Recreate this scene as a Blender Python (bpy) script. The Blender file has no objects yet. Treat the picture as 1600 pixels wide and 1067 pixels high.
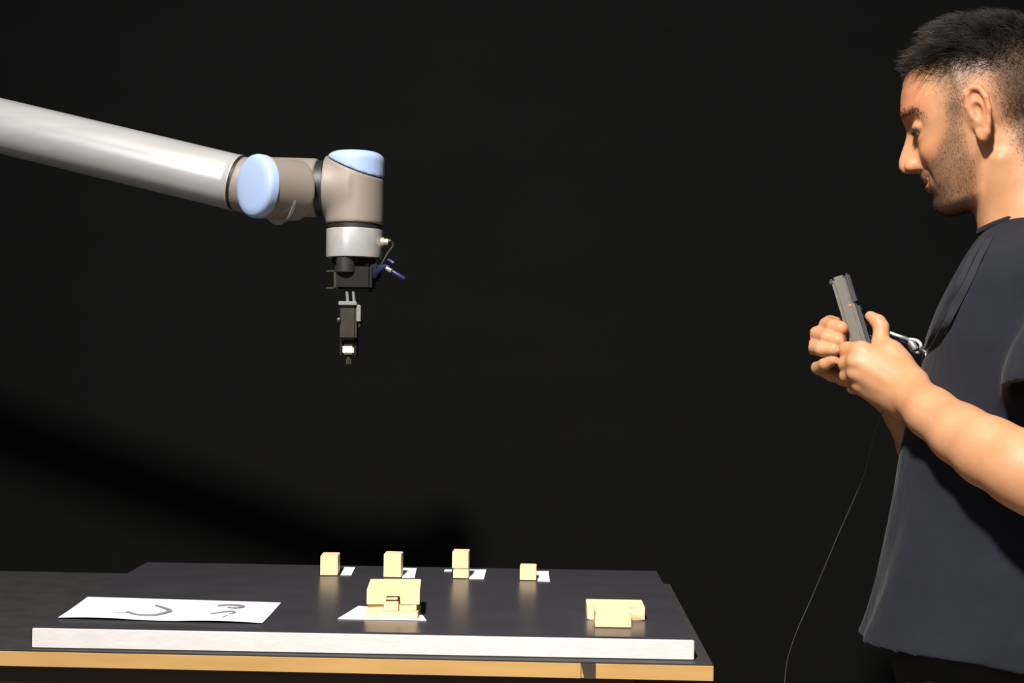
import bpy, bmesh, math, random
import numpy as np
from mathutils import Vector, Matrix
random.seed(7); rng = np.random.default_rng(7)
scene = bpy.context.scene
COL = scene.collection
R = math.radians

# ------------------------------------------------------------------ camera
F_PX, CAM_Z = 1800.0, 1.35
ROLL, PITCH = R(0.8), R(0.25)
def _rx(v):
    c, s = math.cos(PITCH), math.sin(PITCH)
    return Vector((v[0], c*v[1]-s*v[2], s*v[1]+c*v[2]))
c_, s_ = math.cos(ROLL), math.sin(ROLL)
RIGHT, UP, FWD = _rx((c_, 0, s_)), _rx((-s_, 0, c_)), _rx((0, 1, 0))
CAM = Vector((0, 0, CAM_Z))
cam = bpy.data.cameras.new('camera'); camo = bpy.data.objects.new('camera', cam); COL.objects.link(camo)
cam.sensor_width = 36; cam.lens = 36*F_PX/1600; cam.clip_start = 0.05
m3 = Matrix((RIGHT, UP, -FWD)).transposed()
camo.matrix_world = Matrix.Translation(CAM) @ m3.to_4x4()
scene.camera = camo

# ------------------------------------------------------------------ world, lights, exposure
w = bpy.data.worlds.new('world'); scene.world = w; w.use_nodes = True
w.node_tree.nodes['Background'].inputs[0].default_value = (0.80, 0.86, 1.0, 1)
w.node_tree.nodes['Background'].inputs[1].default_value = 0.085
def area(name, loc, target, size, power, color=(1, 1, 1), sy=None):
    l = bpy.data.lights.new(name, 'AREA'); l.energy = power; l.color = color
    l.shape = 'RECTANGLE'; l.size = size; l.size_y = sy or size
    o = bpy.data.objects.new(name, l); COL.objects.link(o)
    o.location = loc; o.rotation_euler = (Vector(target)-Vector(loc)).to_track_quat('-Z', 'Y').to_euler()
    return o
area('key_light', (-0.45, -0.32, 3.15), (0.15, 1.5, 1.0), 0.2, 49, (1.0, 0.95, 0.885)).data.spread = R(95)
area('soft_fill_light', (-1.6, -1.2, 2.2), (0.1, 1.5, 1.2), 1.2, 7, (0.92, 0.95, 1.0))
scene.view_settings.view_transform = 'Standard'; scene.view_settings.look = 'None'
scene.view_settings.gamma = 1; scene.view_settings.use_curve_mapping = False
scene.view_settings.exposure = 0.0

# ------------------------------------------------------------------ placing helpers
def ray(px, py):
    return RIGHT*((px-800)/F_PX) + UP*(-(py-533.5)/F_PX) + FWD
def PD(px, py, d):                      # a point at world depth y = d
    v = ray(px, py); return CAM + v*(d/v.y)
def PZ(px, py, z):                      # a point on the level z
    v = ray(px, py); return CAM + v*((z-CAM_Z)/v.z)
def tag(o, label=None, cat=None, group=None, kind=None):
    if label: o['label'] = label
    if cat: o['category'] = cat
    if group: o['group'] = group
    if kind: o['kind'] = kind
    return o
def empty(name, loc=(0, 0, 0)):
    o = bpy.data.objects.new(name, None); COL.objects.link(o); o.location = loc
    o.empty_display_size = 0.05
    return o
def link(name, me, mat, parent=None):
    o = bpy.data.objects.new(name, me); COL.objects.link(o)
    if mat and not me.materials: me.materials.append(mat)
    if parent:
        o.parent = parent
        o.location = -Vector(parent.location)      # meshes are written in world coordinates
        p = parent.parent
        while p: o.location -= Vector(p.location); p = p.parent
        if parent.type == 'MESH': o.location = (0, 0, 0)
    return o
def smooth(me, ang=None):
    me.polygons.foreach_set('use_smooth', [True]*len(me.polygons))
    if ang is not None:
        bm = bmesh.new(); bm.from_mesh(me)
        for e in bm.edges:
            if len(e.link_faces) == 2 and e.calc_face_angle(0) > ang: e.smooth = False
        bm.to_mesh(me); bm.free()
def fin(name, bm, mat, parent=None, ang=R(35)):
    bmesh.ops.recalc_face_normals(bm, faces=bm.faces)
    me = bpy.data.meshes.new(name); bm.to_mesh(me); bm.free(); smooth(me, ang)
    return link(name, me, mat, parent)
# shapes, all in world coordinates
def hexa(bm, bottom, top, bev=0.0, seg=2):
    v = [bm.verts.new(p) for p in list(bottom)+list(top)]
    fs = [(3, 2, 1, 0), (4, 5, 6, 7), (0, 1, 5, 4), (1, 2, 6, 5), (2, 3, 7, 6), (3, 0, 4, 7)]
    f = [bm.faces.new([v[i] for i in q]) for q in fs]
    if bev:
        es = list({e for q in f for e in q.edges})
        bmesh.ops.bevel(bm, geom=es, offset=bev, segments=seg, affect='EDGES', clamp_overlap=True)
def box(bm, c, size, rotz=0, bev=0.0, M=None):
    c = Vector(c); hx, hy, hz = [s/2 for s in size]
    M = M or Matrix.Rotation(rotz, 3, 'Z')
    q = [(-hx, -hy), (hx, -hy), (hx, hy), (-hx, hy)]
    hexa(bm, [c+M@Vector((x, y, -hz)) for x, y in q], [c+M@Vector((x, y, hz)) for x, y in q], bev)
def frame_of(d):
    d = Vector(d).normalized()
    a = Vector((0, 0, 1)) if abs(d.z) < 0.9 else Vector((0, 1, 0))
    x = d.cross(a).normalized(); y = d.cross(x).normalized()
    return x, y, d
def revolve(bm, base, axis, prof, n=48, cap=True):       # prof: (distance along the axis, radius)
    x, y, d = frame_of(axis); base = Vector(base); rings = []
    for t, r in prof:
        rings.append([bm.verts.new(base+d*t+(x*math.cos(a)+y*math.sin(a))*max(r, 1e-5)) for a in [2*math.pi*i/n for i in range(n)]])
    for A, B in zip(rings, rings[1:]):
        for i in range(n): bm.faces.new((A[i], A[(i+1) % n], B[(i+1) % n], B[i]))
    if cap:
        bm.faces.new(rings[0][::-1]); bm.faces.new(rings[-1])
def rod(bm, a, b, r0, r1=None, n=32, bev=0.0):
    a, b = Vector(a), Vector(b); L = (b-a).length; r1 = r0 if r1 is None else r1
    if bev: prof = [(0, r0-bev), (bev*.3, r0-bev*.3), (bev, r0), (L-bev, r1), (L-bev*.3, r1-bev*.3), (L, r1-bev)]
    else: prof = [(0, r0), (L, r1)]
    revolve(bm, a, b-a, prof, n)
def catmull(pts, k=8):
    P = [Vector(p) for p in pts]; P = [P[0]*2-P[1]]+P+[P[-1]*2-P[-2]]; out = []
    for i in range(1, len(P)-2):
        for j in range(k):
            t = j/k; a, b, c, d = P[i-1:i+3]
            out.append(0.5*((2*b)+(c-a)*t+(2*a-5*b+4*c-d)*t*t+(3*b-a-3*c+d)*t**3))
    out.append(P[-2]); return out
def tube(bm, pts, r, n=8, k=8):
    C = catmull(pts, k) if k else [Vector(p) for p in pts]
    rings = []; x = None
    for i, p in enumerate(C):
        d = (C[min(i+1, len(C)-1)]-C[max(i-1, 0)]).normalized()
        x = frame_of(d)[0] if x is None else (x-d*x.dot(d)).normalized()
        y = d.cross(x); rr = r if not callable(r) else r(i/(len(C)-1))
        rings.append([bm.verts.new(p+(x*math.cos(a)+y*math.sin(a))*rr) for a in [2*math.pi*j/n for j in range(n)]])
    for A, B in zip(rings, rings[1:]):
        for j in range(n): bm.faces.new((A[j], A[(j+1) % n], B[(j+1) % n], B[j]))
    bm.faces.new(rings[0][::-1]); bm.faces.new(rings[-1])
def strip(bm, pts, wvec, th, k=8):       # a flat band of given half-width vector and thickness
    C = catmull(pts, k); rings = []
    for i, p in enumerate(C):
        d = (C[min(i+1, len(C)-1)]-C[max(i-1, 0)]).normalized(); wv = Vector(wvec)
        nrm = d.cross(wv).normalized()*th
        rings.append([bm.verts.new(p+wv-nrm), bm.verts.new(p+wv+nrm), bm.verts.new(p-wv+nrm), bm.verts.new(p-wv-nrm)])
    for A, B in zip(rings, rings[1:]):
        for j in range(4): bm.faces.new((A[j], A[(j+1) % 4], B[(j+1) % 4], B[j]))
    bm.faces.new(rings[0][::-1]); bm.faces.new(rings[-1])

# ------------------------------------------------------------------ implicit surfaces
class Field:
    """A signed field on a regular grid; every primitive is only evaluated in its own box."""
    def __init__(s, lo, hi, h):
        s.lo = np.array(lo, float); s.h = h
        s.n = np.ceil((np.array(hi)-s.lo)/h).astype(int)+1
        s.F = np.full(s.n, 0.05, np.float32)
        s.ax = [s.lo[i]+h*np.arange(s.n[i]) for i in range(3)]
    def sub(s, lo, hi, pad):
        i0 = np.clip(np.floor((np.array(lo)-pad-s.lo)/s.h).astype(int), 0, s.n)
        i1 = np.clip(np.ceil((np.array(hi)+pad-s.lo)/s.h).astype(int)+1, 0, s.n)
        sl = tuple(slice(a, b) for a, b in zip(i0, i1))
        X = [s.ax[i][sl[i]].astype(np.float32) for i in range(3)]
        return sl, X[0][:, None, None], X[1][None, :, None], X[2][None, None, :]
    def add(s, lo, hi, fn, k=0.0, op='union'):
        sl, X, Y, Z = s.sub(lo, hi, 0.02+k*1.5)
        if min(a.stop-a.start for a in sl) <= 0: return
        g = np.broadcast_to(fn(X, Y, Z), s.F[sl].shape).astype(np.float32); f = s.F[sl]
        if op == 'cut': f, g = -f, g
        if k:
            hh = np.clip(0.5+0.5*(g-f)/k, 0, 1); r = g*(1-hh)+f*hh-k*hh*(1-hh)
        else: r = np.minimum(f, g)
        s.F[sl] = -r if op == 'cut' else r
    def cone(s, a, b, ra, rb, k=0.0, op='union'):
        a, b = np.array(a, float), np.array(b, float); ba = b-a; L2 = float(ba@ba)+1e-12; m = max(ra, rb)
        def fn(X, Y, Z):
            t = np.clip(((X-a[0])*ba[0]+(Y-a[1])*ba[1]+(Z-a[2])*ba[2])/L2, 0, 1)
            return np.sqrt((X-a[0]-t*ba[0])**2+(Y-a[1]-t*ba[1])**2+(Z-a[2]-t*ba[2])**2)-(ra+(rb-ra)*t)
        s.add(np.minimum(a, b)-m, np.maximum(a, b)+m, fn, k, op)
    def chain(s, pts, k=0.0):
        for (a, ra), (b, rb) in zip(pts, pts[1:]): s.cone(a, b, ra, rb, k)
    def ell(s, c, rad, k=0.0, axes=None, op='union'):
        c = np.array(c, float); rad = np.array(rad, float); A = np.eye(3) if axes is None else np.array(axes, float)
        def fn(X, Y, Z):
            q = [((X-c[0])*A[i][0]+(Y-c[1])*A[i][1]+(Z-c[2])*A[i][2]) for i in range(3)]
            k0 = np.sqrt(sum((q[i]/rad[i])**2 for i in range(3)))
            k1 = np.sqrt(sum((q[i]/rad[i]**2)**2 for i in range(3)))+1e-6
            return k0*(k0-1)/k1
        m = rad.max(); s.add(c-m, c+m, fn, k, op)
    def mesh(s):
        F = s.F; S = F < 0
        cs = [(i, j, k) for i in (0, 1) for j in (0, 1) for k in (0, 1)]
        nx, ny, nz = F.shape
        def cut(A, o): return A[o[0]:nx-1+o[0], o[1]:ny-1+o[1], o[2]:nz-1+o[2]]
        anyv = np.zeros((nx-1, ny-1, nz-1), bool); allv = np.ones_like(anyv)
        for o in cs: c = cut(S, o); anyv |= c; allv &= c
        act = anyv & ~allv
        I = np.argwhere(act); idx = np.full(act.shape, -1, np.int32); idx[act] = np.arange(len(I))
        val = {o: F[I[:, 0]+o[0], I[:, 1]+o[1], I[:, 2]+o[2]] for o in cs}
        acc = np.zeros((len(I), 3)); cnt = np.zeros(len(I))
        for o in cs:
            for a in range(3):
                if o[a]: continue
                p = list(o); p[a] = 1; f0, f1 = val[o], val[tuple(p)]
                mk = (f0 < 0) != (f1 < 0); t = np.where(mk, f0/np.where(mk, f0-f1, 1), 0)
                pos = np.tile(np.array(o, float), (len(I), 1)); pos[:, a] += t
                acc += pos*mk[:, None]; cnt += mk
        V = (I+acc/cnt[:, None])*s.h+s.lo
        Q = []
        for a in range(3):
            b, c = (a+1) % 3, (a+2) % 3
            A0 = np.take(S, range(0, F.shape[a]-1), a); A1 = np.take(S, range(1, F.shape[a]), a)
            E = np.argwhere(A0 != A1)
            ok = (E[:, b] > 0) & (E[:, c] > 0) & (E[:, b] < F.shape[b]-1) & (E[:, c] < F.shape[c]-1); E = E[ok]
            fl = A0[E[:, 0], E[:, 1], E[:, 2]]
            db = np.zeros(3, int); db[b] = 1; dc = np.zeros(3, int); dc[c] = 1
            g = lambda e: idx[e[:, 0], e[:, 1], e[:, 2]]
            q = np.stack([g(E-db-dc), g(E-dc), g(E), g(E-db)], 1)
            q[~fl] = q[~fl][:, ::-1]; Q.append(q)
        return V, np.concatenate(Q)
def relax(V, Q, it=2, w=0.5):
    n = len(V)
    for _ in range(it):
        acc = np.zeros((n, 3)); cnt = np.zeros(n)
        for i in range(4):
            a, b = Q[:, i], Q[:, (i+1) % 4]
            for d in range(3): acc[:, d] += np.bincount(a, V[b, d], n)+np.bincount(b, V[a, d], n)
            cnt += np.bincount(a, minlength=n)+np.bincount(b, minlength=n)
        V = V*(1-w)+w*acc/np.maximum(cnt, 1)[:, None]
    return V
def np_mesh(name, V, Q, mat, parent=None, attrs=None):
    me = bpy.data.meshes.new(name); k = Q.shape[1]
    me.vertices.add(len(V)); me.vertices.foreach_set('co', np.asarray(V, np.float32).ravel())
    me.loops.add(Q.size); me.loops.foreach_set('vertex_index', Q.astype(np.int32).ravel())
    me.polygons.add(len(Q)); me.polygons.foreach_set('loop_start', np.arange(0, Q.size, k, dtype=np.int32))
    me.update(calc_edges=True); me.validate()
    for nm, vals in (attrs or {}).items():
        at = me.attributes.new(nm, 'FLOAT', 'POINT'); at.data.foreach_set('value', np.asarray(vals, np.float32))
    smooth(me)
    return link(name, me, mat, parent)
def face_normals(V, Q):
    n = np.cross(V[Q[:, 2]]-V[Q[:, 0]], V[Q[:, 3 % Q.shape[1]]]-V[Q[:, 1]])
    return n/np.maximum(np.linalg.norm(n, axis=1), 1e-12)[:, None]

# ------------------------------------------------------------------ materials
def mat(name, col, rough=0.6, metal=0.0, spec=None, noise=None, bump=None, sheen=0, sss=0, col2=None, coat=0):
    m = bpy.data.materials.new(name); m.use_nodes = True; nt = m.node_tree; b = nt.nodes['Principled BSDF']
    b.inputs['Base Color'].default_value = (*col, 1); b.inputs['Roughness'].default_value = rough
    b.inputs['Metallic'].default_value = metal
    if spec is not None: b.inputs['Specular IOR Level'].default_value = spec
    if sheen: b.inputs['Sheen Weight'].default_value = sheen
    if coat: b.inputs['Coat Weight'].default_value = coat
    tc = nt.nodes.new('ShaderNodeTexCoord')
    if noise:                             # (scale xyz, contrast)
        mp = nt.nodes.new('ShaderNodeMapping'); mp.inputs['Scale'].default_value = noise[0]
        nz = nt.nodes.new('ShaderNodeTexNoise'); nz.inputs['Scale'].default_value = 1; nz.inputs['Detail'].default_value = 6
        nt.links.new(tc.outputs['Object'], mp.inputs[0]); nt.links.new(mp.outputs[0], nz.inputs[0])
        cr = nt.nodes.new('ShaderNodeValToRGB'); nt.links.new(nz.outputs[0], cr.inputs[0])
        cr.color_ramp.elements[0].position = .5-noise[1]; cr.color_ramp.elements[1].position = .5+noise[1]
        cr.color_ramp.elements[0].color = (*(col2 or [c*.6 for c in col]), 1); cr.color_ramp.elements[1].color = (*col, 1)
        nt.links.new(cr.outputs[0], b.inputs['Base Color'])
    if bump:                              # (scale xyz, strength, distance)
        mp = nt.nodes.new('ShaderNodeMapping'); mp.inputs['Scale'].default_value = bump[0]
        nz = nt.nodes.new('ShaderNodeTexNoise'); nz.inputs['Scale'].default_value = 1; nz.inputs['Detail'].default_value = 4
        nt.links.new(tc.outputs['Object'], mp.inputs[0]); nt.links.new(mp.outputs[0], nz.inputs[0])
        bp = nt.nodes.new('ShaderNodeBump'); bp.inputs['Strength'].default_value = bump[1]; bp.inputs['Distance'].default_value = bump[2]
        nt.links.new(nz.outputs[0], bp.inputs['Height']); nt.links.new(bp.outputs[0], b.inputs['Normal'])
    return m
M = {}
M['backdrop'] = mat('black_cloth', (.0043, .0044, .0045), .95, spec=.12, noise=((3, 3, 9), .3), col2=(.0032, .0033, .0034), bump=((60, 60, 400), .25, .002), sheen=.004)
M['floor'] = mat('floor_concrete', (.50, .42, .33), .6, noise=((4, 4, 4), .3), col2=(.42, .35, .27))
M['board_top'] = mat('black_laminate', (.045, .044, .053), .30, spec=.6, noise=((14, 22, 8), .35), col2=(.034, .032, .038), bump=((30, 30, 30), .08, .001))
M['foam'] = mat('white_foam_edge', (.70, .67, .66), .7, noise=((40, 40, 90), .4), col2=(.60, .565, .55), bump=((90, 90, 200), .3, .001))
M['table_top'] = mat('dark_laminate', (.045, .043, .045), .5, spec=.4, noise=((25, 40, 10), .3), col2=(.028, .027, .028))
M['ply'] = mat('plywood_edge', (.54, .33, .12), .55, noise=((9, 9, 60), .35), col2=(.42, .24, .075))
M['strip'] = mat('dark_edge_strip', (.06, .045, .035), .6, noise=((40, 40, 40), .3))
M['rail'] = mat('dark_brown_rail', (.055, .034, .022), .7, noise=((5, 5, 60), .4), col2=(.035, .022, .014))
M['steel_black'] = mat('black_painted_steel', (.01, .01, .01), .5, noise=((30, 30, 30), .3))
M['wood'] = mat('pale_block_wood', (.90, .70, .42), .5, noise=((30, 160, 160), .35), col2=(.84, .60, .33))
M['paper'] = mat('white_paper', (.82, .83, .86), .8, noise=((20, 20, 20), .3), col2=(.76, .77, .81))
M['ink'] = mat('grey_marker_ink', (.13, .14, .16), .8, noise=((90, 90, 90), .4), col2=(.25, .26, .28))
M['alu'] = mat('brushed_aluminium', (.78, .765, .75), .24, metal=.6, noise=((6, 90, 90), .3), col2=(.66, .645, .63), bump=((20, 600, 600), .06, .0005))
M['housing'] = mat('cast_grey_housing', (.225, .202, .180), .6, metal=.15, noise=((50, 50, 50), .3), col2=(.235, .195, .16), bump=((300, 300, 300), .05, .0005))
M['blue'] = mat('light_blue_plastic', (.33, .44, .66), .35, noise=((30, 30, 30), .4), col2=(.30, .40, .61))
M['seal'] = mat('black_rubber', (.014, .012, .011), .5, noise=((60, 60, 60), .3))
M['black'] = mat('black_plastic', (.006, .006, .0065), .5, spec=.25, noise=((60, 60, 60), .3))
M['gunmetal'] = mat('dark_metal', (.06, .055, .045), .4, metal=.5, noise=((90, 90, 90), .3))
M['steel'] = mat('bright_steel', (.62, .62, .62), .3, metal=.8, noise=((90, 90, 90), .3), col2=(.5, .5, .5))
M['brass'] = mat('pale_brass', (.75, .68, .48), .35, metal=.7, noise=((90, 90, 90), .3), col2=(.6, .52, .35))
M['bluecable'] = mat('dark_blue_cable', (.012, .017, .085), .4, noise=((90, 90, 90), .3))
M['device'] = mat('grey_device_shell', (.17, .155, .135), .5, noise=((60, 60, 60), .3), col2=(.14, .13, .115))
M['device2'] = mat('dark_grey_device_grip', (.065, .062, .07), .5, noise=((60, 60, 60), .3))
M['orange'] = mat('orange_mark', (.75, .22, .05), .5, noise=((60, 60, 60), .3))
M['cord'] = mat('grey_cord', (.10, .10, .095), .6, noise=((60, 60, 60), .3))
M['strap'] = mat('dark_webbing', (.017, .019, .026), .9, noise=((200, 200, 200), .3))
M['shirt'] = mat('navy_jersey', (.017, .019, .027), .9, spec=.15, noise=((9, 9, 9), .3), col2=(.013, .0145, .021), bump=((9, 9, 6), .7, .02), sheen=.05)
M['trousers'] = mat('black_denim', (.016, .016, .014), .85, noise=((12, 12, 12), .3), bump=((40, 40, 20), .4, .004))
M['shoe'] = mat('black_leather', (.02, .018, .016), .5, noise=((12, 12, 12), .3))
M['hair'] = mat('dark_brown_hair', (.052, .039, .032), .40, spec=.5, noise=((45, 45, 45), .12), col2=(.012, .008, .006))
M['hair_dark'] = mat('hair_roots', (.022, .016, .013), .8, noise=((90, 90, 90), .3))
M['beard'] = mat('beard_hair', (.040, .024, .015), .6, noise=((90, 90, 90), .3))
M['eye'] = mat('eye_white', (.62, .57, .52), .2, noise=((50, 50, 50), .3))
M['iris'] = mat('dark_iris', (.02, .012, .008), .15, noise=((50, 50, 50), .3))

def skin_material():
    m = mat('warm_skin', (.75, .42, .24), .5); nt = m.node_tree; b = nt.nodes['Principled BSDF']
    b.inputs['Subsurface Weight'].default_value = .12; b.inputs['Subsurface Radius'].default_value = (1, .35, .2)
    b.inputs['Subsurface Scale'].default_value = .006; b.inputs['Specular IOR Level'].default_value = .35
    tc = nt.nodes.new('ShaderNodeTexCoord')
    nz = nt.nodes.new('ShaderNodeTexNoise'); nz.inputs['Scale'].default_value = 28; nz.inputs['Detail'].default_value = 5
    nt.links.new(tc.outputs['Object'], nz.inputs[0])
    cr = nt.nodes.new('ShaderNodeValToRGB'); nt.links.new(nz.outputs[0], cr.inputs[0])
    cr.color_ramp.elements[0].position = .3; cr.color_ramp.elements[1].position = .7
    cr.color_ramp.elements[0].color = (.50, .235, .110, 1); cr.color_ramp.elements[1].color = (.57, .295, .160, 1)
    fine = nt.nodes.new('ShaderNodeTexNoise'); fine.inputs['Scale'].default_value = 700; fine.inputs['Detail'].default_value = 2
    nt.links.new(tc.outputs['Object'], fine.inputs[0])
    last = cr.outputs[0]
    for nm, col, amt in (('red', (.66, .23, .11), 1.0), ('beard', (.155, .080, .042), .80), ('scalp', (.070, .042, .028), 1.0)):
        a = nt.nodes.new('ShaderNodeAttribute'); a.attribute_name = nm
        mul = nt.nodes.new('ShaderNodeMath'); mul.operation = 'MULTIPLY'; mul.inputs[1].default_value = amt
        nt.links.new(a.outputs['Fac'], mul.inputs[0]); fac = mul.outputs[0]
        if nm != 'red':
            ad = nt.nodes.new('ShaderNodeMath'); ad.operation = 'MULTIPLY_ADD'; ad.inputs[1].default_value = .8; ad.inputs[2].default_value = .58
            nt.links.new(fine.outputs[0], ad.inputs[0])
            m2 = nt.nodes.new('ShaderNodeMath'); m2.operation = 'MULTIPLY'; m2.use_clamp = True
            nt.links.new(fac, m2.inputs[0]); nt.links.new(ad.outputs[0], m2.inputs[1]); fac = m2.outputs[0]
        mx = nt.nodes.new('ShaderNodeMixRGB'); mx.inputs[2].default_value = (*col, 1)
        nt.links.new(fac, mx.inputs[0]); nt.links.new(last, mx.inputs[1]); last = mx.outputs[0]
    nt.links.new(last, b.inputs['Base Color'])
    bp = nt.nodes.new('ShaderNodeBump'); bp.inputs['Strength'].default_value = .15; bp.inputs['Distance'].default_value = .0015
    nz2 = nt.nodes.new('ShaderNodeTexNoise'); nz2.inputs['Scale'].default_value = 170; nt.links.new(tc.outputs['Object'], nz2.inputs[0])
    nt.links.new(nz2.outputs[0], bp.inputs['Height']); nt.links.new(bp.outputs[0], b.inputs['Normal'])
    return m
M['skin'] = skin_material()

# ------------------------------------------------------------------ setting
bm = bmesh.new(); box(bm, (0, 0.6, -0.05), (7, 5.6, 0.1)); tag(fin('floor', bm, M['floor']), kind='structure')
bm = bmesh.new(); box(bm, (0, 2.75, 1.5), (7, 0.1, 3.0)); tag(fin('wall_back', bm, M['rail']), kind='structure')
# black cloth backdrop with a few soft folds
BD = 2.30
nx_, nz_ = 220, 130; xs = np.linspace(-2.6, 2.6, nx_); zs = np.linspace(0.02, 2.9, nz_)
X, Z = np.meshgrid(xs, zs, indexing='ij')
Y = BD+0.006*np.sin(X*2.1+0.5*Z)+0.004*np.sin(X*5.3-1.2*Z+1)
cf = PD(1030, 25, BD); dd = (X-cf.x)*0.45+(Z-cf.z)*0.89
al = (X-cf.x)*0.89-(Z-cf.z)*0.45
Y -= 0.020*np.exp(-(dd/0.025)**2)*np.exp(-(al/0.12)**2)
V = np.stack([X.ravel(), Y.ravel(), Z.ravel()], 1); V2 = V+np.array([0, .006, 0]); n0 = len(V)
q = []
for i in range(nx_-1):
    for j in range(nz_-1):
        a = i*nz_+j; q.append((a, a+nz_, a+nz_+1, a+1)); q.append((n0+a+1, n0+a+nz_+1, n0+a+nz_, n0+a))
for i in range(nx_-1):
    for j, s in ((0, 1), (nz_-1, -1)):
        a = i*nz_+j; b = a+nz_; qq = (a, n0+a, n0+b, b); q.append(qq if s > 0 else qq[::-1])
for j in range(nz_-1):
    for i, s in ((0, 1), (nx_-1, -1)):
        a = i*nz_+j; b = a+1; qq = (b, n0+b, n0+a, a); q.append(qq if s > 0 else qq[::-1])
bk = empty('backdrop', (0, BD, 0.0))
tag(bk, 'black cloth backdrop hung across the whole scene behind table and man', 'backdrop')
np_mesh('cloth', np.concatenate([V, V2]), np.array(q), M['backdrop'], bk)
bm = bmesh.new(); rod(bm, (-2.7, BD+.003, 2.91), (2.7, BD+.003, 2.91), .018); fin('crossbar', bm, M['steel_black'], bk)
for sx in (-1, 1):
    bm = bmesh.new(); rod(bm, (sx*2.68, BD+.003, 0.0), (sx*2.68, BD+.003, 2.92), .018)
    box(bm, (sx*2.68, BD, .01), (.08, .5, .02), bev=.004); fin('stand', bm, M['steel_black'], bk)

# ------------------------------------------------------------------ work table
ZB = CAM_Z-0.336            # top of the black board
ZT = ZB-0.0262              # table top
fl, fr = PZ(0, 1014.5, ZT), PZ(1115, 1038, ZT)
ex = (fr-fl).normalized(); ey = Vector((-ex.y, ex.x, 0))
back_depth = (PZ(60, 893, ZT)-fr).dot(ey)
FR = fr; FL = fr-ex*2.35; TH = 0.0195
tb = empty('work_table', (FR.x-1.0, FR.y+.3, 0))
tag(tb, 'long work table with dark laminate top and raw plywood front edge', 'table')
def tp(a, b, z): return Vector((FR.x, FR.y, 0))-ex*a+ey*b+Vector((0, 0, z))   # a: left of the right corner, b: away from the camera
def tbox(bm, a0, a1, b0, b1, z0, z1, bev=0.0):
    hexa(bm, [tp(a1, b0, z0), tp(a0, b0, z0), tp(a0, b1, z0), tp(a1, b1, z0)], [tp(a1, b0, z1), tp(a0, b0, z1), tp(a0, b1, z1), tp(a1, b1, z1)], bev)
bm = bmesh.new(); tbox(bm, .0004, 2.35, .0004, back_depth, ZT-.002, ZT, .0006); fin('laminate', bm, M['table_top'], tb)
ga, gb = (PZ(931, 1036, ZT)-fr).dot(-ex), (PZ(908, 1036, ZT)-fr).dot(-ex)
bm = bmesh.new(); tbox(bm, 0, 2.35, .003, back_depth, ZT-TH, ZT-.002); fin('core_panel', bm, M['ply'], tb)
for a0, a1 in ((0, ga), (gb, 2.35)):
    bm = bmesh.new(); tbox(bm, a0, a1, 0, .0031, ZT-TH, ZT-.002, .0005); fin('front_edging', bm, M['ply'], tb)
bm = bmesh.new()
hexa(bm, [tp(gb-.004, .0005, ZT-TH), tp(ga-.003, .0005, ZT-TH), tp(ga-.003, .0032, ZT-TH), tp(gb-.004, .0032, ZT-TH)],
     [tp(gb, .0005, ZT-.002), tp(ga, .0005, ZT-.002), tp(ga, .0032, ZT-.002), tp(gb, .0032, ZT-.002)])
tag(fin('edge_gap_strip', bm, M['strip'], tb), 'dark strip closing a gap in the plywood edge')
bm = bmesh.new(); tbox(bm, .088, 2.3, .02, .045, ZT-TH-.09, ZT-TH, .001); fin('front_rail', bm, M['rail'], tb)
bm = bmesh.new(); tbox(bm, .088, 2.3, back_depth-.045, back_depth-.02, ZT-TH-.09, ZT-TH, .001); fin('back_rail', bm, M['rail'], tb)
for a in (.03, 2.26):
    for b in (.02, back_depth-.08):
        bm = bmesh.new(); tbox(bm, a, a+.058, b, b+.058, 0, ZT-TH, .003); fin('leg', bm, M['steel_black'], tb)

# the raised board: white foam core with a black glossy sheet on it
c0, c1, c2, c3 = [PZ(*p, ZB) for p in ((50, 978), (1085, 997), (1030, 893), (235, 877))]
bx = (c1-c0).normalized(); by = Vector((-bx.y, bx.x, 0)); BW = (c1-c0).length; BDp = ((c2-c1).length+(c3-c0).length)/2
def bp_(a, b, z): return c0+bx*a+by*b+Vector((0, 0, z-ZB))
board = empty('raised_board', bp_(BW/2, BDp/2, ZT))
tag(board, 'raised white-edged board with glossy black top lying on the work table', 'board')
def bbox(bm, a0, a1, b0, b1, z0, z1, bev=0.0):
    hexa(bm, [bp_(a0, b0, z0), bp_(a1, b0, z0), bp_(a1, b1, z0), bp_(a0, b1, z0)], [bp_(a0, b0, z1), bp_(a1, b0, z1), bp_(a1, b1, z1), bp_(a0, b1, z1)], bev)
bm = bmesh.new(); bbox(bm, 0, BW, 0, BDp, ZT+.0003, ZB-.0022, .0012); fin('foam_core', bm, M['foam'], board)
bm = bmesh.new(); bbox(bm, .0005, BW-.0005, .0005, BDp-.0005, ZB-.0022, ZB, .0006); fin('black_sheet', bm, M['board_top'], board)

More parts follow.
